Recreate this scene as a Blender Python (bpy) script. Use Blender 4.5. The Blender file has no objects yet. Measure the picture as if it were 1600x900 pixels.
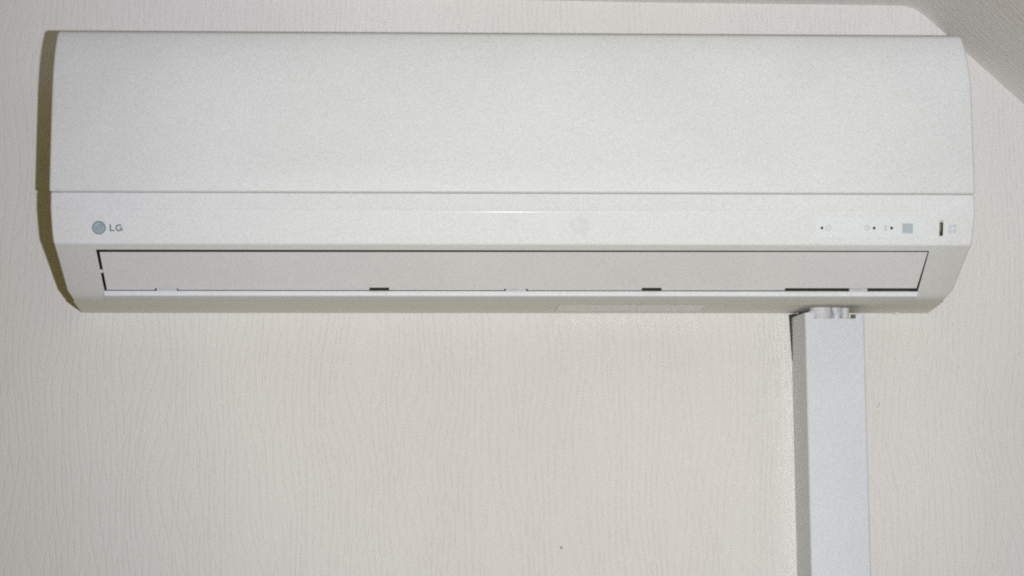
import bpy, bmesh, math, random
from mathutils import Vector, Matrix

# ---------------------------------------------------------------- scene, camera, light
scene = bpy.context.scene
C = scene.collection

# world axes: x right along the wall, z up, wall plane at y = 0, the room is at y < 0
CAM = Vector((-0.0829, -2.1897, 1.7104))
YAW, PITCH, ROLL = math.radians(2.25), math.radians(8.207), math.radians(-0.264)
fwd = Vector((math.sin(YAW)*math.cos(PITCH), math.cos(YAW)*math.cos(PITCH), math.sin(PITCH)))
rgt = Vector((math.cos(YAW), -math.sin(YAW), 0))
upv = rgt.cross(fwd)
r2 = rgt*math.cos(ROLL) + upv*math.sin(ROLL)
u2 = upv*math.cos(ROLL) - rgt*math.sin(ROLL)
cam_data = bpy.data.cameras.new('camera')
cam_data.sensor_width = 36.0
cam_data.lens = 3304.8/1600*36.0
cam_data.clip_start = 0.05
cam_data.clip_end = 50
cam = bpy.data.objects.new('camera', cam_data)
C.objects.link(cam)
cam.matrix_world = Matrix(((r2.x, u2.x, -fwd.x, CAM.x), (r2.y, u2.y, -fwd.y, CAM.y),
                           (r2.z, u2.z, -fwd.z, CAM.z), (0, 0, 0, 1)))
scene.camera = cam

# dim warm room light all round
world = bpy.data.worlds.new('World')
scene.world = world
world.use_nodes = True
bg = world.node_tree.nodes['Background']
bg.inputs['Color'].default_value = (1.0, 0.80, 0.10, 1)
bg.inputs['Strength'].default_value = 0.14

# the camera's flash, a hand's width to the right of the lens
FLASH = CAM + Vector((0.147, 0.03, -0.003))
fl = bpy.data.lights.new('flash', 'SPOT')
fl.energy = 134
fl.color = (1.0, 1.0, 1.0)
fl.shadow_soft_size = 0.011
fl.spot_size = math.radians(58)
fl.spot_blend = 1.0
flo = bpy.data.objects.new('flash', fl)
C.objects.link(flo)
flo.location = FLASH
flo.rotation_euler = (Vector((0.10, 0.0, 2.03)) - FLASH).to_track_quat('-Z', 'Y').to_euler()

# film-like tint put into the beam colour: slightly warmer core than rim
fl.use_nodes = True
lt = fl.node_tree
em = lt.nodes['Emission']
ltc = lt.nodes.new('ShaderNodeTexCoord')
lsp = lt.nodes.new('ShaderNodeSeparateXYZ'); lt.links.new(ltc.outputs['Normal'], lsp.inputs[0])
lab_ = lt.nodes.new('ShaderNodeMath'); lab_.operation = 'ABSOLUTE'; lt.links.new(lsp.outputs['Z'], lab_.inputs[0])
lmr = lt.nodes.new('ShaderNodeMapRange'); lmr.interpolation_type = 'SMOOTHSTEP'; lmr.inputs[1].default_value = math.cos(math.radians(16)); lmr.inputs[2].default_value = 1.0
lt.links.new(lab_.outputs[0], lmr.inputs[0])
lmx = lt.nodes.new('ShaderNodeMix'); lmx.data_type = 'RGBA'
lmx.inputs[6].default_value = (0.905, 0.942, 1.13, 1); lmx.inputs[7].default_value = (0.955, 0.985, 1.06, 1)
lt.links.new(lmr.outputs[0], lmx.inputs[0]); lt.links.new(lmx.outputs[2], em.inputs['Color'])

scene.view_settings.view_transform = 'Standard'
scene.view_settings.look = 'None'
scene.view_settings.exposure = 0.0
scene.view_settings.gamma = 1.0
scene.view_settings.use_curve_mapping = False
scene.cycles.use_denoising = False
scene.cycles.use_adaptive_sampling = False
scene.cycles.caustics_reflective = True
scene.cycles.blur_glossy = 0.0
scene.cycles.sample_clamp_indirect = 6.0
scene.cycles.max_bounces = 8
scene.cycles.filter_width = 2.0

# ---------------------------------------------------------------- materials
def new_mat(name):
    m = bpy.data.materials.new(name); m.use_nodes = True
    nt = m.node_tree
    return m, nt, nt.nodes['Principled BSDF']

def N(nt, kind, **kw):
    n = nt.nodes.new(kind)
    for k, v in kw.items():
        if k in n.inputs: n.inputs[k].default_value = v
        else: setattr(n, k, v)
    return n

def mixcol(nt, fac, a, b):
    n = nt.nodes.new('ShaderNodeMix'); n.data_type = 'RGBA'
    n.inputs[6].default_value = (*a, 1); n.inputs[7].default_value = (*b, 1)
    nt.links.new(fac, n.inputs[0])
    return n.outputs[2]

def ramp(nt, src, lo, hi):
    n = nt.nodes.new('ShaderNodeMapRange'); n.interpolation_type = 'SMOOTHSTEP'
    n.inputs[1].default_value = lo; n.inputs[2].default_value = hi
    nt.links.new(src, n.inputs[0])
    return n.outputs[0]

def plastic(name, col, rough=0.42, rvar=0.10, grain=0.11, bump=0.02, scale=980):
    """moulded plastic: fine spark-eroded grain, hand-wiped gloss differences"""
    m, nt, b = new_mat(name)
    tc = N(nt, 'ShaderNodeTexCoord')
    fine = N(nt, 'ShaderNodeTexNoise', Scale=scale, Detail=1.0, Roughness=0.6)
    tilt = nt.nodes.new('ShaderNodeMapping'); tilt.inputs['Rotation'].default_value = (0.61, 0.47, 0.33)
    nt.links.new(tc.outputs['Object'], tilt.inputs['Vector'])
    nt.links.new(tilt.outputs[0], fine.inputs['Vector'])
    wide = N(nt, 'ShaderNodeTexNoise', Scale=9.0, Detail=4.0, Roughness=0.6)
    nt.links.new(tc.outputs['Object'], wide.inputs['Vector'])
    f = ramp(nt, fine.outputs['Fac'], 0.30, 0.70)
    lo = tuple(c*(1-grain) for c in col); hi = tuple(min(1, c*(1+grain)) for c in col)
    age = nt.nodes.new('ShaderNodeMapRange')
    age.inputs[1].default_value = 0.3; age.inputs[2].default_value = 0.7
    age.inputs[3].default_value = 0.975; age.inputs[4].default_value = 1.02
    nt.links.new(wide.outputs['Fac'], age.inputs[0])
    vs = nt.nodes.new('ShaderNodeVectorMath'); vs.operation = 'SCALE'
    nt.links.new(mixcol(nt, f, lo, hi), vs.inputs[0]); nt.links.new(age.outputs[0], vs.inputs['Scale'])
    nt.links.new(vs.outputs[0], b.inputs['Base Color'])
    mr = nt.nodes.new('ShaderNodeMapRange')
    mr.inputs[1].default_value = 0.3; mr.inputs[2].default_value = 0.7
    mr.inputs[3].default_value = rough-rvar; mr.inputs[4].default_value = rough+rvar
    nt.links.new(wide.outputs['Fac'], mr.inputs[0])
    nt.links.new(mr.outputs[0], b.inputs['Roughness'])
    bp = N(nt, 'ShaderNodeBump', Strength=bump, Distance=0.0004)
    nt.links.new(fine.outputs['Fac'], bp.inputs['Height'])
    nt.links.new(bp.outputs['Normal'], b.inputs['Normal'])
    return m

def wallpaper(name, col, strength):
    """vinyl paper embossed with long thin grooves that run up the drop, waver and merge"""
    m, nt, b = new_mat(name)
    uv = N(nt, 'ShaderNodeUVMap'); uv.uv_map = 'UVMap'
    def mapped(sx, sy):
        n = nt.nodes.new('ShaderNodeMapping'); n.inputs['Scale'].default_value = (sx, sy, 1)
        nt.links.new(uv.outputs['UV'], n.inputs['Vector']); return n.outputs[0]
    def mth(op, a, bb=None):
        n = nt.nodes.new('ShaderNodeMath'); n.operation = op
        for i, q in enumerate((a, bb)):
            if q is None: continue
            if isinstance(q, float): n.inputs[i].default_value = q
            else: nt.links.new(q, n.inputs[i])
        return n.outputs[0]
    sep = nt.nodes.new('ShaderNodeSeparateXYZ'); nt.links.new(uv.outputs['UV'], sep.inputs[0])
    # grooves are the contour lines of a leaning, wandering ramp, as in combed plaster or wood grain
    def grooves(per_m, amp, nx, ny, off, width, fx, fy):
        nz = N(nt, 'ShaderNodeTexNoise', Scale=1.0, Detail=1.0, Roughness=0.4, noise_dimensions='2D')
        mp = nt.nodes.new('ShaderNodeMapping'); mp.inputs['Scale'].default_value = (nx, ny, 1); mp.inputs['Location'].default_value = (off, off*1.7, 0)
        nt.links.new(uv.outputs['UV'], mp.inputs['Vector']); nt.links.new(mp.outputs[0], nz.inputs['Vector'])
        g = mth('ADD', mth('MULTIPLY', sep.outputs['X'], per_m), mth('MULTIPLY', nz.outputs['Fac'], amp))
        dist = mth('ABSOLUTE', mth('SUBTRACT', mth('FRACT', g), 0.5))
        line = mth('SUBTRACT', 1.0, ramp(nt, dist, 0.0, width))
        fade = N(nt, 'ShaderNodeTexNoise', Scale=1.0, Detail=2.0, noise_dimensions='2D')
        nt.links.new(mapped(fx, fy), fade.inputs['Vector'])
        return mth('MULTIPLY', line, ramp(nt, fade.outputs['Fac'], 0.30, 0.56))
    l1 = grooves(122.0, 6.4, 15.0, 5.0, 0.0, 0.18, 260, 60)
    l2 = grooves(98.0, 7.2, 18.0, 6.0, 5.1, 0.14, 200, 50)
    h = mth('SUBTRACT', 1.0, mth('MAXIMUM', l1, mth('MULTIPLY', l2, 0.75)))
    grain = N(nt, 'ShaderNodeTexNoise', Scale=1.0, Detail=3.0, Roughness=0.7)
    nt.links.new(mapped(700, 420), grain.inputs['Vector'])
    h = mth('ADD', h, mth('MULTIPLY', grain.outputs['Fac'], 0.55))
    bp = N(nt, 'ShaderNodeBump', Strength=strength, Distance=0.0005)
    nt.links.new(h, bp.inputs['Height'])
    nt.links.new(bp.outputs['Normal'], b.inputs['Normal'])
    tint = N(nt, 'ShaderNodeTexNoise', Scale=1.0, Detail=3.0)
    nt.links.new(mapped(5, 3), tint.inputs['Vector'])
    t = ramp(nt, tint.outputs['Fac'], 0.3, 0.7)
    nt.links.new(mixcol(nt, t, tuple(c*0.975 for c in col), tuple(min(1, c*1.015) for c in col)), b.inputs['Base Color'])
    b.inputs['Roughness'].default_value = 0.62
    cg = N(nt, 'ShaderNodeTexNoise', Scale=1.0, Detail=1.0)
    nt.links.new(mapped(900, 900), cg.inputs['Vector'])
    cgr = nt.nodes.new('ShaderNodeMapRange'); cgr.inputs[1].default_value = 0.25; cgr.inputs[2].default_value = 0.75
    cgr.inputs[3].default_value = 0.84; cgr.inputs[4].default_value = 1.16
    nt.links.new(cg.outputs['Fac'], cgr.inputs[0])
    base = b.inputs['Base Color'].links[0].from_socket
    sc = nt.nodes.new('ShaderNodeVectorMath'); sc.operation = 'SCALE'
    nt.links.new(base, sc.inputs[0]); nt.links.new(cgr.outputs[0], sc.inputs['Scale'])
    nt.links.new(sc.outputs[0], b.inputs['Base Color'])
    b.inputs['Specular IOR Level'].default_value = 0.35
    return m

M = {}
M['paper'] = wallpaper('wallpaper', (0.695, 0.668, 0.620), 0.66)
M['ceiling_paper'] = wallpaper('ceiling_wallpaper', (0.82, 0.795, 0.755), 0.85)
M['panel'] = plastic('panel_plastic', (0.645, 0.648, 0.625), 0.50)
M['cover'] = plastic('cover_plastic', (0.672, 0.674, 0.658), 0.52, 0.06)
M['tray'] = plastic('base_tray_plastic', (0.82, 0.81, 0.80), 0.65, 0.05)
M['louver'] = plastic('louver_plastic', (0.725, 0.718, 0.722), 0.5)
M['lip'] = plastic('lip_plastic', (0.66, 0.668, 0.67), 0.5)
M['trunk'] = plastic('trunking_plastic', (0.595, 0.609, 0.628), 0.375, 0.02)
M['dark'] = plastic('dark_plastic', (0.055, 0.048, 0.030), 0.6, 0.1, 0.2)
M['gap_dark'] = plastic('gap_shade', (0.05, 0.043, 0.026), 0.9, 0.05, 0.3, 0.5, 500)  # shade of the gap beside the trunking, put into the colour
M['logo'] = plastic('logo_print', (0.235, 0.295, 0.315), 0.45, 0.05, 0.10)
M['logo_dark'] = plastic('logo_rim_print', (0.165, 0.215, 0.235), 0.45, 0.05, 0.10)
M['logo_light'] = plastic('logo_light_print', (0.40, 0.45, 0.465), 0.45, 0.05, 0.08)
M['letter'] = plastic('letter_print', (0.175, 0.22, 0.25), 0.45, 0.05, 0.08)
M['icon'] = plastic('icon_print', (0.34, 0.40, 0.42), 0.45, 0.05, 0.05)
M['icon_dark'] = plastic('icon_dark_print', (0.27, 0.30, 0.32), 0.45, 0.05, 0.05)
M['blue_icon'] = plastic('blue_icon_print', (0.36, 0.41, 0.48), 0.45, 0.05, 0.05)
M['led'] = plastic('indicator_lens', (0.030, 0.032, 0.028), 0.25, 0.05, 0.1)
M['window'] = plastic('display_window_plastic', (0.648, 0.672, 0.663), 0.45, 0.05)
M['receiver'] = plastic('receiver_lens', (0.41, 0.465, 0.485), 0.22, 0.05)
M['button'] = plastic('button_plastic', (0.17, 0.155, 0.10), 0.5, 0.1, 0.2)
M['insulation'] = plastic('pipe_insulation', (0.62, 0.60, 0.575), 0.75, 0.1, 0.08, 0.6, 350)
M['hose'] = plastic('hose_plastic', (0.58, 0.585, 0.55), 0.45)
M['tape'] = plastic('wrapping_tape', (0.60, 0.62, 0.62), 0.4, 0.1, 0.1, 0.6, 220)
M['label'] = plastic('label_foil', (0.47, 0.465, 0.45), 0.195, 0.005, 0.02, 0.02)

cb = M['cover'].node_tree.nodes['Principled BSDF']
# a faint greasy thumb mark on the name band
nt = M['cover'].node_tree
tc = N(nt, 'ShaderNodeTexCoord')
wn = N(nt, 'ShaderNodeTexNoise', Scale=120.0, Detail=3.0); nt.links.new(tc.outputs['Object'], wn.inputs['Vector'])
wv_ = nt.nodes.new('ShaderNodeVectorMath'); wv_.operation = 'SCALE'; nt.links.new(wn.outputs['Color'], wv_.inputs[0]); wv_.inputs['Scale'].default_value = 0.010
wa = nt.nodes.new('ShaderNodeVectorMath'); wa.operation = 'ADD'; nt.links.new(tc.outputs['Object'], wa.inputs[0]); nt.links.new(wv_.outputs[0], wa.inputs[1])
prev = cb.inputs['Base Color'].links[0].from_socket
for (mx, mz, mr_, amt) in ((0.0615, 2.0600, 0.012, 0.065), (-0.006, 2.0640, 0.012, 0.02), (0.105, 2.0590, 0.010, 0.02)):
    ds = nt.nodes.new('ShaderNodeVectorMath'); ds.operation = 'DISTANCE'; nt.links.new(wa.outputs[0], ds.inputs[0]); ds.inputs[1].default_value = (mx+0.005, -0.188+0.005, mz+0.005)
    mm = nt.nodes.new('ShaderNodeMapRange'); mm.interpolation_type = 'SMOOTHSTEP'
    mm.inputs[1].default_value = mr_*0.55; mm.inputs[2].default_value = mr_; mm.inputs[3].default_value = 1-amt; mm.inputs[4].default_value = 1.0
    nt.links.new(ds.outputs['Value'], mm.inputs[0])
    vm = nt.nodes.new('ShaderNodeVectorMath'); vm.operation = 'SCALE'; nt.links.new(prev, vm.inputs[0]); nt.links.new(mm.outputs[0], vm.inputs['Scale'])
    prev = vm.outputs[0]
nt.links.new(prev, cb.inputs['Base Color'])
cb.inputs['Specular IOR Level'].default_value = 0.30
cb.inputs['Coat Weight'].default_value = 0.04
M['label'].node_tree.nodes['Principled BSDF'].inputs['Specular IOR Level'].default_value = 0.9
cb.inputs['Coat Roughness'].default_value = 0.13

# ---------------------------------------------------------------- mesh helpers
def obj(name, verts, faces, mat, parent=None, sharp=35, bevel=0.0, uvs=None):
    me = bpy.data.meshes.new(name)
    me.from_pydata([tuple(v) for v in verts], [], faces)
    bm = bmesh.new(); bm.from_mesh(me)
    bmesh.ops.remove_doubles(bm, verts=bm.verts, dist=1e-6) if uvs is None else None
    bmesh.ops.recalc_face_normals(bm, faces=bm.faces) if uvs is None else None
    bm.to_mesh(me); bm.free()
    me.polygons.foreach_set('use_smooth', [True]*len(me.polygons))
    me.set_sharp_from_angle(angle=math.radians(sharp))
    me.materials.append(M[mat])
    if uvs:
        lay = me.uv_layers.new(name='UVMap')
        for p in me.polygons:
            for li in p.loop_indices:
                lay.data[li].uv = uvs[me.loops[li].vertex_index]
    o = bpy.data.objects.new(name, me); C.objects.link(o)
    if parent: o.parent = parent
    if bevel:
        md = o.modifiers.new('bevel', 'BEVEL'); md.width = bevel; md.segments = 2
        md.limit_method = 'ANGLE'; md.angle_limit = math.radians(40)
    return o

def empty(name, loc, label, cat):
    o = bpy.data.objects.new(name, None); C.objects.link(o)
    o.location = loc; o.empty_display_size = 0.05
    o['label'] = label; o['category'] = cat
    return o

def attach(o, parent):
    """parent while keeping the world-space vertices where they were modelled"""
    bpy.context.view_layer.update()
    o.parent = parent
    o.matrix_parent_inverse = parent.matrix_world.inverted()
    return o

def prism(name, outline, to3d, depth_vec, mat, parent=None, bevel=0.0, sharp=35):
    """a flat outline (list of 2-D points) mapped into space and given thickness"""
    a = [Vector(to3d(*p)) for p in outline]
    b = [p + Vector(depth_vec) for p in a]
    n = len(a)
    faces = [tuple(range(n)), tuple(range(2*n-1, n-1, -1))]
    faces += [(i, (i+1) % n, n+(i+1) % n, n+i) for i in range(n)]
    return obj(name, a+b, faces, mat, parent, sharp, bevel)

# ---------------------------------------------------------------- setting: gable wall, ceiling, sloping ceiling
def struct(o):
    o['kind'] = 'structure'; return o

# wall outline under the slightly sagging ceiling line and the 47 degree roof slope
fil = [(0.4177, 2.3337), (0.4290, 2.3330), (0.4385, 2.3298), (0.4479, 2.3232), (0.4694, 2.3032)]
slope_dir = Vector((0.0831, -0.0777)).normalized()
far = (0.4694 + slope_dir.x*1.2, 2.3032 + slope_dir.y*1.2)
topline = [(-1.6, 2.3525), (-0.55, 2.3415), (-0.064, 2.3385), (0.142, 2.3355), (0.30, 2.3344)] + fil + [far]
wv = [(x, 0, z) for x, z in topline] + [(far[0], 0, 0.9), (-1.6, 0, 0.9)]
wall = struct(obj('wall', wv, [tuple(range(len(wv)-1, -1, -1))], 'paper', uvs=[(v[0], v[2]) for v in wv]))
me = wall.data

def sheet(name, line, y0, y1, along):
    """a ceiling sheet that leaves the wall along a line; uv runs the paper's grooves along the room or down the slope"""
    vs, uv, s = [], [], 0.0
    for i, (x, z) in enumerate(line):
        if i: s += math.hypot(x-line[i-1][0], z-line[i-1][1])
        for y in (y0, y1):
            vs.append((x, y, z)); uv.append((y+3.1, s) if along == 'slope' else (s, y))
    fs = [(2*i, 2*i+1, 2*i+3, 2*i+2) for i in range(len(line)-1)]
    return struct(obj(name, vs, fs, 'ceiling_paper', uvs=uv, sharp=60))
sheet('ceiling', topline[:6], 0.0, -1.9, 'room')
sheet('sloped_ceiling', topline[5:], 0.0, -1.9, 'slope')

# tiny flaws on the paper
def wall_pt(x, z, off=0.0003): return (x, -off, z)
ang = [i*math.tau/9 for i in range(9)]
prism('speck', [(0.0527+0.0013*math.cos(a)*(1+0.3*math.sin(3*a)), 1.7563+0.0019*math.sin(a)) for a in ang], wall_pt, (0, -0.0003, 0), 'button', wall)
prism('hair', [(0.3848, 1.9012), (0.3862, 1.9036), (0.3872, 1.9066), (0.3875, 1.9065), (0.3867, 1.9034), (0.3852, 1.9011)], wall_pt, (0, -0.0002, 0), 'icon_dark', wall)

# ---------------------------------------------------------------- air conditioner
ac = empty('air_conditioner', (0, 0, 2.0), 'white wall-mounted split air conditioner with closed louver', 'air conditioner')

def loft(profile, name, mat, splits, holes=(), edge=0.0030, closed_side=True, split_rows=None, sharp=35):
    """profile rows (depth, z, half_width_left, half_width_right) swept along x with softly rounded ends;
    holes = (first_row, last_row, first_split, last_split) leave openings"""
    n = len(profile)
    nor = []
    for i in range(n):
        a = profile[max(0, i-1)]; b = profile[min(n-1, i+1)]
        t = Vector((b[0]-a[0], b[1]-a[1]))
        t = t.normalized() if t.length > 1e-9 else Vector((0, -1))
        nor.append(Vector((-t.y, t.x)))            # points out of the body (depth grows towards the room)
    verts, faces = [], []
    ends = ((0.0, 1.0), (0.12, 0.45), (0.45, 0.10), (1.0, 0.0))
    ncol = None
    for i, (d, z, wl, wr) in enumerate(profile):
        sp = split_rows[i] if split_rows else splits
        row = [(-wl + f*edge, g*edge) for f, g in ends] + [(x, 0.0) for x in sp] + [(wr - f*edge, g*edge) for f, g in reversed(ends)]
        ncol = len(row)
        for x, off in row:
            verts.append((x, -(d - nor[i].x*off), z - nor[i].y*off))
    for i in range(n-1):
        for j in range(ncol-1):
            if any(r0 <= i < r1 and c0+4 <= j < c1+4 for r0, r1, c0, c1 in holes): continue
            faces.append((i*ncol+j, i*ncol+j+1, (i+1)*ncol+j+1, (i+1)*ncol+j))
    if closed_side:                                  # flat cheeks back to the wall
        for col, k in ((0, -1), (ncol-1, 1)):
            base = len(verts)
            for i in range(n):
                x, y, z = verts[i*ncol+col]
                verts.append((x, -0.0005, min(max(z, profile[-1][1]), profile[0][1])))
            for i in range(n-1):
                faces.append((i*ncol+col, (i+1)*ncol+col, base+i+1, base+i))
    return obj(name, verts, faces, mat, None, sharp)

WP = 0.4460
panel_profile = [(0.0005, 2.2590), (0.080, 2.2575), (0.165, 2.2540), (0.1720, 2.2533), (0.1768, 2.2524), (0.1793, 2.2507), (0.1810, 2.2480),
                 (0.1844, 2.2400), (0.1875, 2.2290), (0.1898, 2.2150), (0.1912, 2.1990), (0.1919, 2.1800),
                 (0.1922, 2.1600), (0.1922, 2.1400), (0.1922, 2.1200), (0.1921, 2.0945), (0.1918, 2.0928), (0.1912, 2.0919), (0.1898, 2.0914), (0.150, 2.0914)]
def taper(z): return max(0.0, (z-2.19)/0.062)**2
panel = loft([(d, z, WP - 0.0020*taper(z), WP - 0.0050*taper(z)) for d, z in panel_profile],
             'front_panel', 'panel', [-0.3, -0.15, 0.0, 0.15, 0.3], sharp=40)
attach(panel, ac)

# lower cover: shoulder under the panel, name band, sloping outlet face, underside
A0 = (0.1905, 2.0737); B0 = (0.1826, 2.0424); L1 = (0.132, 2.0043)
def lerp(a, b, t): return (a[0]+(b[0]-a[0])*t, a[1]+(b[1]-a[1])*t)
band_len = math.hypot(B0[0]-A0[0], B0[1]-A0[1])
out_len = math.hypot(L1[0]-B0[0], L1[1]-B0[1])
S_TOP = 0.0077
SLOT = (0.4106, 0.4142, 0.0100, 0.0232)             # button slot in the band: x0, x1, t0, t1
rows = [(0.150, 2.09115), (0.1886, 2.09115), (0.1896, 2.0908), (0.1900, 2.0899), (0.1901, 2.0765),
        (0.1902, 2.0752), (0.1904, 2.0744), lerp(A0, B0, 0.0005/band_len), lerp(A0, B0, 0.0018/band_len), lerp(A0, B0, SLOT[2]/band_len), lerp(A0, B0, SLOT[3]/band_len), lerp(A0, B0, 0.975),
        lerp(B0, L1, 0.012), lerp(B0, L1, S_TOP/out_len), L1, (0.1275, 2.0011), (0.1235, 1.9991), (0.1190, 1.9976), (0.1130, 1.9968), (0.060, 1.9983), (0.0005, 2.0000)]
wl = [.4448, .4448, .4448, .4448, .4446, .4444, .4444, .4444, .4443, .4440, .4432, .4422, .4418, .4411, .4368, .4350, .4340, .4336, .4335, .4385, .4432]
wr = [.4456, .4456, .4456, .4456, .4455, .4454, .4454, .4454, .4453, .4450, .4440, .4428, .4426, .4419, .4354, .4330, .4315, .4307, .4305, .4360, .4412]
def opening(i):
    t = 0.0 if i <= 13 else 1.0
    return 0.4023 - 0.0021*t
split_rows = [[-opening(i), -0.2, 0.0, 0.2, opening(i), 0.4106, 0.4142] for i in range(len(rows))]
allrows = [(d, z, a, b) for (d, z), a, b in zip(rows, wl, wr)]
cover = loft(allrows[:19], 'lower_cover', 'cover', None,
             holes=((13, 14, 0, 4), (9, 10, 5, 6)), split_rows=split_rows[:19], sharp=17)
attach(cover, ac)
attach(loft([(0.1150, 1.99700, .4330, .4300)] + allrows[18:], 'base_tray', 'tray', [-0.2, 0.0, 0.2], edge=0.0004, closed_side=False), ac)

bandt = Vector((0, -(B0[0]-A0[0]), B0[1]-A0[1])).normalized()
bandn = Vector((0, bandt.z, -bandt.y)); bandn = bandn if bandn.y < 0 else -bandn
def band(x, t, off=0.0):                             # x along the unit, t metres down the name band
    p = Vector((x, -A0[0], A0[1])) + bandt*t + bandn*off
    return p
outt = Vector((0, -(L1[0]-B0[0]), L1[1]-B0[1])).normalized()
outn = Vector((0, outt.z, -outt.y)); outn = outn if outn.y < 0 else -outn
def outlet(x, s, off=0.0):                           # s metres down the outlet slope
    return Vector((x, -B0[0], B0[1])) + outt*s + outn*off

# dark cavity behind the louver
e = 0.0004
front = [outlet(-0.4023-e, S_TOP-e, -0.0012), outlet(0.4023+e, S_TOP-e, -0.0012), outlet(0.4002+e, out_len+e, -0.0012), outlet(-0.4002-e, out_len+e, -0.0012)]
back = [outlet(-0.4023-e, S_TOP-e, -0.045), outlet(0.4023+e, S_TOP-e, -0.045), outlet(0.4002+e, out_len+e, -0.045), outlet(-0.4002-e, out_len+e, -0.045)]
attach(obj('outlet_cavity', front+back, [(4, 5, 6, 7), (0, 1, 5, 4), (1, 2, 6, 5), (2, 3, 7, 6), (3, 0, 4, 7)], 'dark'), ac)

# louver with its cut-outs along the lower edge
SB, SN = 0.0621, 0.0586
def top_s(x): return 0.0114 - 0.0018*(x+0.4)/0.8
low = [(-0.3976, SB), (-0.3515, SB), (-0.3505, 0.0598), (-0.3290, 0.0598), (-0.3280, SB),
       (-0.1420, SB), (-0.1420, SN), (-0.1227, SN), (-0.1227, SB), (-0.0105, SB), (-0.0090, 0.0600), (0.0125, 0.0600), (0.0140, SB),
       (0.1257, SB), (0.1257, SN), (0.1453, SN), (0.1453, SB), (0.2676, SB-0.0002), (0.2676, SN+0.0002),
       (0.3983, SN+0.0002)]
louver_out = [(-0.3993, top_s(-0.4)), (0.0, top_s(0)), (0.4012, top_s(0.4))] + low[::-1]
louver = prism('louver', louver_out, lambda x, s: outlet(x, s, 0.0), -outn*0.0006, 'louver', None)
attach(louver, ac)
pin = []
for k in range(2):
    for a in ang: pin.append(outlet(-0.4020 + 0.0045*k, 0.0392+0.0019*math.cos(a), -0.0028+0.0019*math.sin(a)))
attach(obj('pivot_pin', pin, [tuple(range(9)), tuple(range(17, 8, -1))] + [(i, (i+1) % 9, 9+(i+1) % 9, 9+i) for i in range(9)], 'lip'), louver)

# lip below the louver: upright strip, small chamfer underneath
lip_prof = [(0.1310, 2.0046), (0.1324, 2.0042), (0.1327, 2.0034), (0.1326, 1.9999), (0.1320, 1.9991), (0.1215, 1.9962), (0.1195, 1.9961), (0.1195, 2.0000)]
lv = [(x, -d, z) for x in (-0.4003, -0.1, 0.2, 0.3997) for d, z in lip_prof]
n = len(lip_prof)
lf = [(k*n+i, k*n+(i+1) % n, (k+1)*n+(i+1) % n, (k+1)*n+i) for k in range(3) for i in range(n)] + [tuple(range(n)), tuple(range(4*n-1, 3*n-1, -1))]
lip = attach(obj('outlet_lip', lv, lf, 'lip', sharp=30), ac)
for xa, xb, notch in ((-0.3498, -0.3297, False), (-0.0085, 0.0120, True), (0.3318, 0.3502, True)):
    xm = xa + (xb-xa)*0.42
    o = [(xa, 0.0638), (xa+0.0006, 0.0605)]
    if notch: o += [(xm-0.0031, 0.0603), (xm-0.0019, 0.0620), (xm+0.0017, 0.0620), (xm+0.0031, 0.0603)]
    o += [(xb-0.0006, 0.0605), (xb, 0.0638)]
    attach(prism('hinge_tab', o, lambda x, s: outlet(x, s, -0.0008), -outn*0.0030, 'lip'), lip)
    if xa > 0.3:                                     # this tab bridges the wide gap at the right-hand end
        attach(prism('hinge_arm', [(xa+0.001, 0.0608), (xa+0.001, 0.0567), (xb-0.001, 0.0567), (xb-0.001, 0.0608)], lambda x, s: outlet(x, s, -0.0042), -outn*0.002, 'lip'), louver)

# display strip, indicator lamps and printed symbols
def flat(name, outline, off, th, mat, parent):
    return attach(prism(name, outline, lambda x, t: band(x, t, off), bandn*th, mat), parent)
def rect(x0, x1, t0, t1, r=0.0, k=4):
    if r <= 0: return [(x0, t0), (x1, t0), (x1, t1), (x0, t1)]
    o = []
    for cx, ct, a0 in ((x1-r, t0+r, -90), (x1-r, t1-r, 0), (x0+r, t1-r, 90), (x0+r, t0+r, 180)):
        for i in range(k+1):
            a = math.radians(a0 + 90*i/k); o.append((cx+r*math.cos(a), ct+r*math.sin(a)))
    return o
def disc(x, t, r, k=20): return [(x+r*math.cos(i*math.tau/k), t+r*math.sin(i*math.tau/k)) for i in range(k)]
def ring(name, x, t, ro, ri, off, th, mat, parent, a0=0.0, a1=360.0, k=28):
    closed = abs(a1-a0) >= 359.9
    m = k if closed else k+1
    vs = []
    for i in range(m):
        a = math.radians(a0+(a1-a0)*i/k)
        for r in (ro, ri):
            for h in (0, th): vs.append(band(x+r*math.cos(a), t+r*math.sin(a), off+h))
    fs = []
    for i in range(k if closed else k):
        p, q = 4*i, 4*((i+1) % m)
        fs += [(p+1, q+1, q+3, p+3), (p, p+1, q+1, q), (p+2, q+2, q+3, p+3)]
    return attach(obj(name, vs, fs, mat), parent)

win = flat('display_window', rect(0.2905, 0.3945, 0.0062, 0.0250, 0.0010), 0.0001, 0.00025, 'window', ac)
Z = 0.0004
for x in (0.2959, 0.3468, 0.3638):
    attach(flat('indicator_light', disc(x, 0.0156, 0.00140, 14), Z-0.0001, 0.0005, 'led', win), win)
ring('power_icon', 0.3022, 0.0157, 0.0027, 0.0021, Z, 0.00008, 'icon', win)
flat('power_icon_bar', rect(0.3019, 0.3025, 0.0142, 0.0160), Z, 0.00012, 'icon', win)
ring('timer_icon', 0.3401, 0.0157, 0.0026, 0.0020, Z, 0.00008, 'icon', win)
flat('timer_icon_hand', [(0.3399, 0.0143), (0.3403, 0.0143), (0.3403, 0.0156), (0.3413, 0.0163), (0.3411, 0.0167), (0.3399, 0.0158)], Z, 0.00012, 'icon', win)
flat('blower_icon_head', disc(0.3580, 0.0141, 0.0009, 10), Z, 0.0001, 'icon_dark', win)
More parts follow.
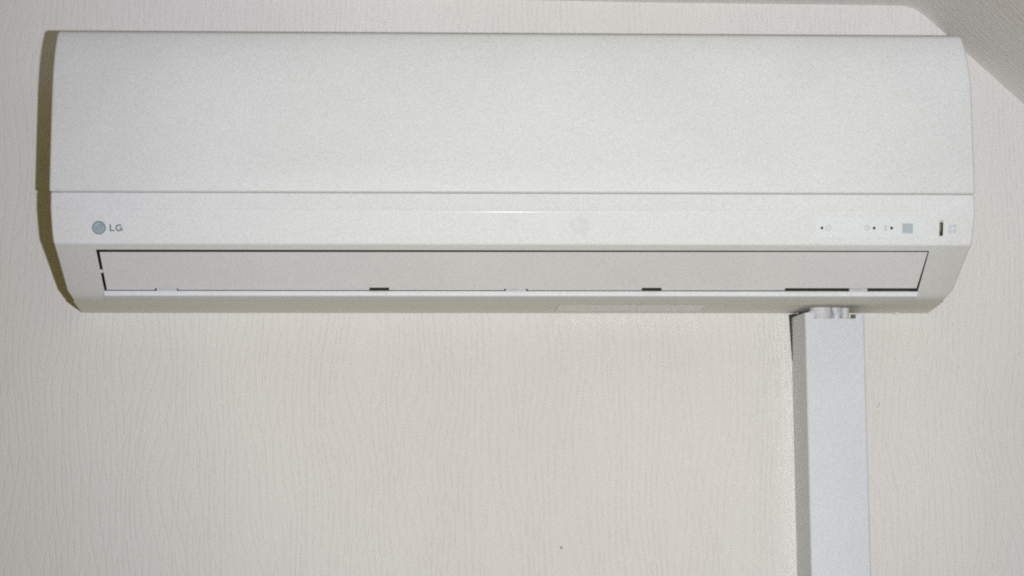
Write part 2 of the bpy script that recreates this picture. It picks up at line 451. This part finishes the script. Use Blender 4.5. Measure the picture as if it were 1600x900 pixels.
ring('blower_icon_base', 0.3580, 0.0171, 0.0012, 0.0006, Z, 0.0001, 'icon', win)
flat('receiver_window', rect(0.3743, 0.3846, 0.0110, 0.0207, 0.0006), Z, 0.0002, 'receiver', win)
# the recessed button slot with its arched rim
x0, x1, t0, t1 = SLOT
fr = [band(x0-e, t0-e, -0.0006), band(x1+e, t0-e, -0.0006), band(x1+e, t1+e, -0.0006), band(x0-e, t1+e, -0.0006)]
bk = [band(x0-e, t0-e, -0.008), band(x1+e, t0-e, -0.008), band(x1+e, t1+e, -0.008), band(x0-e, t1+e, -0.008)]
slot = attach(obj('button_slot', fr+bk, [(4, 5, 6, 7), (0, 1, 5, 4), (1, 2, 6, 5), (2, 3, 7, 6), (3, 0, 4, 7)], 'dark'), ac)
flat('reset_button', rect(x0+0.0002, x1-0.0012, t0+0.0015, t1-0.0045, 0.0006), -0.004, 0.0022, 'button', slot)
xm = (x0+x1)/2
rim = [(xm+0.0023*math.cos(math.radians(a)), t0-0.0002-0.0016*math.sin(math.radians(a))) for a in range(0, 181, 20)]
rim += [(xm-0.0018*math.cos(math.radians(a)), t0-0.0002-0.0010*math.sin(math.radians(a))) for a in range(0, 181, 20)]
flat('slot_rim', rim, 0.0001, 0.0002, 'button', slot)
# two small printed symbols beside the slot
for t in (0.0140, 0.0187):
    ring('slot_symbol_ring', 0.4210, t, 0.0017, 0.0011, 0.0001, 0.0001, 'blue_icon', slot)
    flat('slot_symbol_bar', rect(0.4234, 0.4275, t-0.0016, t-0.0008), 0.0001, 0.0001, 'blue_icon', slot)
    flat('slot_symbol_bar', rect(0.4240, 0.4268, t+0.0002, t+0.0010), 0.0001, 0.0001, 'blue_icon', slot)

# round emblem and the two letters
ex, et, er = -0.3984, 0.0168, 0.00655
emb = flat('emblem', disc(ex, et, er, 36), 0.0001, 0.00025, 'logo', ac)
ring('emblem_rim', ex, et, er, er*0.87, 0.0004, 0.00006, 'logo_dark', emb)
flat('emblem_dot', disc(ex-0.0021, et-0.0021, 0.0009, 12), 0.0004, 0.00008, 'logo_light', emb)
flat('emblem_nose', [(ex-0.0002, et-0.0030), (ex+0.0005, et-0.0030), (ex+0.0005, et+0.0021), (ex+0.0022, et+0.0021), (ex+0.0022, et+0.0028), (ex-0.0002, et+0.0028)], 0.0004, 0.00008, 'logo_light', emb)
ring('emblem_arc', ex, et, er*0.72, er*0.61, 0.0004, 0.00008, 'logo_light', emb, 0, 285)
flat('emblem_arc_bar', rect(ex+0.0019, ex+er*0.72, et-0.0004, et+0.0003), 0.0005, 0.00008, 'logo_light', emb)
flat('letter', [(-0.3884, 0.0136), (-0.3868, 0.0136), (-0.3868, 0.0188), (-0.3836, 0.0188), (-0.3836, 0.0202), (-0.3884, 0.0202)], 0.0001, 0.0002, 'letter', ac)['label'] = 'grey printed capital L'
gx, gt, gr = -0.3794, 0.0169, 0.0035
g = [(gx+gr*math.cos(math.radians(a)), gt+gr*math.sin(math.radians(a))) for a in range(-40, -331, -15)]
g = [(gx+gr*math.cos(math.radians(a)), gt+gr*math.sin(math.radians(a))) for a in range(320, 29, -14)]
gi = [(gx+gr*0.56*math.cos(math.radians(a)), gt+gr*0.56*math.sin(math.radians(a))) for a in range(34, 321, 14)]
gl = g + [(gx+gr*0.98, gt+gr*0.95), (gx+gr*0.98, gt-gr*0.08), (gx+gr*0.12, gt-gr*0.08), (gx+gr*0.12, gt+gr*0.28), (gx+gr*0.56, gt+gr*0.28)] + gi
flat('letter', gl, 0.0001, 0.0002, 'letter', ac)['label'] = 'grey printed capital G'

# underside: glossy rating label, little catch at the back edge
def under(x, d, off=0.0):
    z = 1.9983 + (1.9968-1.9983)*(d-0.060)/0.053 if d > 0.060 else 2.0 + (1.9983-2.0)*(d/0.060)
    return (x, -d, z-off)
lab = [under(x, d, 0.0003) for d in (0.028, 0.060, 0.086) for x in (0.047, 0.195)]
lab += [under(x, d, 0.0006) for d in (0.028, 0.060, 0.086) for x in (0.047, 0.195)]
attach(obj('rating_label', lab, [(0, 1, 3, 2), (2, 3, 5, 4), (6, 7, 9, 8), (8, 9, 11, 10), (0, 1, 7, 6), (4, 5, 11, 10), (0, 2, 8, 6), (2, 4, 10, 8), (1, 3, 9, 7), (3, 5, 11, 9)], 'label', sharp=30), ac)
attach(prism('rear_catch', [(0.4025, 2.0005), (0.4080, 2.0005), (0.4070, 1.9985), (0.4058, 1.9982), (0.4050, 1.9990), (0.4030, 1.9994)], lambda x, z: (x, -0.003, z), (0, -0.006, 0), 'cover'), ac)

# ---------------------------------------------------------------- pipe trunking below the unit
tr = empty('pipe_trunking', (0.327, 0, 1.2), 'white plastic pipe trunking running down the wall', 'trunking')
XL, XR, DT, XW = 0.2972, 0.3578, 0.0754, 0.2962
ZB = 1.2
t = 0.0016
r = 0.0016
# U-shaped cover: outer section (x, depth), swept down; the front is notched at the top for the pipes
outer = [(XW, 0.0005), (XL, DT-r), (XL+r*0.3, DT-r*0.3), (XL+r, DT), (XR-r, DT), (XR-r*0.3, DT-r*0.3), (XR, DT-r), (XR+0.0006, 0.0005)]
inner = [(XR+0.0006-t, 0.0005), (XR-t, DT-t-r*0.5), (XL+t, DT-t-r*0.5), (XW+t, 0.0005)]
def ztop(x, d):                                      # the cut end is a little uneven
    return 1.9905 + (0.0045*(1-d/DT) if x < 0.31 else -0.0020)
NX0, NX1, NZ = 0.3062, 0.3493, 1.9846
ve, fa = [], []
sec = outer + inner
for x, d in sec: ve.append((x, -d, ztop(x, d)))
for x, d in sec: ve.append((x, -d, NZ))
for x, d in sec: ve.append((x, -d, ZB))
m = len(sec)
for lvl in (0, 1):
    for i in range(m):
        j = (i+1) % m
        if lvl == 0 and i in (3, 9): continue        # front skins of the top course are built with the notch
        fa.append((lvl*m+i, lvl*m+j, (lvl+1)*m+j, (lvl+1)*m+i))
b0 = len(ve)
for dd in (DT, DT-t-r*0.5):
    for x, z in ((NX0, 1.9908), (NX0, NZ), (NX1, NZ), (NX1, 1.9886)): ve.append((x, -dd, z))
fa += [(3, b0, b0+1, m+3), (b0+3, 4, m+4, b0+2)]                       # front ears
fa += [(m+10, b0+5, b0+4, 10), (b0+6, m+9, 9, b0+7)]                   # their inner skins
fa += [(b0, b0+4, b0+5, b0+1), (b0+3, b0+2, b0+6, b0+7), (b0+1, b0+5, b0+6, b0+2)]
fa += [(3, 2, 1, 0, 11, 10, b0+4, b0), (4, b0+3, b0+7, 9, 8, 7, 6, 5)]
# T-joints of the middle ring are closed by splitting the front strips at the notch corners
fa.remove((m+3, m+4, 2*m+4, 2*m+3)); fa.remove((m+9, m+10, 2*m+10, 2*m+9))
fa += [(m+3, b0+1, b0+2, m+4, 2*m+4, 2*m+3), (m+9, b0+6, b0+5, m+10, 2*m+10, 2*m+9)]
attach(obj('trunking_cover', ve, fa, 'trunk', sharp=20), tr)
# added dark strips, coloured like shade, stand in for the gap beside the trunking
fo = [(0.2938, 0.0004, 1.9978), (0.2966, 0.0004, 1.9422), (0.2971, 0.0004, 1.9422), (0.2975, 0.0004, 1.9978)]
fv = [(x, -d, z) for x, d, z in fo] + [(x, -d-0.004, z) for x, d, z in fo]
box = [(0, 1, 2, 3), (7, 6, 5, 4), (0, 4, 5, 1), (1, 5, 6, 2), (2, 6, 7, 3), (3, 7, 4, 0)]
gap_dark = attach(obj('gap_strip', fv, box, 'gap_dark'), tr)
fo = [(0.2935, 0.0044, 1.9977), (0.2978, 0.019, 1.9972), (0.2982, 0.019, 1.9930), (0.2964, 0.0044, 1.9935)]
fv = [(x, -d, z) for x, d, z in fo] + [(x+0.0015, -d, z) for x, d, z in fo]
attach(obj('gap_strip_edge', fv, box, 'gap_dark'), gap_dark)

# ---------------------------------------------------------------- pipes between unit and trunking
def tube(name, path, rad, mat, label, cat, k=20, ribs=0.0, seed=0, squash=1.0, crumple=0.0):
    rnd = random.Random(seed)
    vs, fs = [], []
    for i, (x, d, z) in enumerate(path):
        rr = rad*(1 + (ribs if i % 2 else 0))
        for q in range(k):
            a = q*math.tau/k
            c = 1 + crumple*rnd.uniform(-1, 1)
            vs.append((x+rr*c*math.cos(a), -d+rr*squash*c*math.sin(a), z + crumple*0.002*rnd.uniform(-1, 1)))
    for i in range(len(path)-1):
        for q in range(k):
            fs.append((i*k+q, i*k+(q+1) % k, (i+1)*k+(q+1) % k, (i+1)*k+q))
    fs += [tuple(range(k)), tuple(range(len(path)*k-1, len(path)*k-k-1, -1))]
    o = obj(name, vs, fs, mat, sharp=70 if not crumple else 20)
    o['label'] = label; o['category'] = cat
    return o
def steps(x, d, z0, z1, n): return [(x, d, z0+(z1-z0)*i/n) for i in range(n+1)]
tube('insulated_pipe', steps(0.3190, 0.046, 1.80, 2.004, 6), 0.0112, 'insulation', 'thick pale insulated pipe rising from the trunking into the unit', 'pipe', 28)
tube('drain_hose', steps(0.3440, 0.046, 1.80, 2.004, 60), 0.0046, 'hose', 'thin pale ribbed drain hose at right end of trunking top', 'hose', 18, ribs=-0.05)
tube('taped_cable', steps(0.3345, 0.050, 1.85, 2.004, 40), 0.0047, 'tape', 'crumpled white taped cable between pipe and drain hose', 'cable', 12, seed=4, crumple=0.22)
# loose end of wrapping tape sagging over the left edge
rnd = random.Random(3)
vs, fs = [], []
path = [(0.3145, 0.052, 1.9985), (0.3105, 0.056, 1.9975), (0.3065, 0.055, 1.9957), (0.3025, 0.050, 1.9938), (0.2995, 0.044, 1.9925)]
for i, (x, d, z) in enumerate(path):
    for q, h in enumerate((0.0, -0.004, -0.009)):
        vs.append((x + rnd.uniform(-.0006, .0006), -d - 0.0012*q + rnd.uniform(-.0008, .0008), z+h*(1 if i < 3 else 0.8)))
for i in range(len(path)-1):
    for q in range(2): fs.append((i*3+q, i*3+q+1, (i+1)*3+q+1, (i+1)*3+q))
flap = obj('wrapping_tape', vs, fs, 'insulation', sharp=80)
md = flap.modifiers.new('thickness', 'SOLIDIFY'); md.thickness = 0.0006
md = flap.modifiers.new('soften', 'SUBSURF'); md.levels = 2; md.render_levels = 2
flap['label'] = 'loose pale tape end sagging over the left corner of the trunking'
flap['category'] = 'tape'
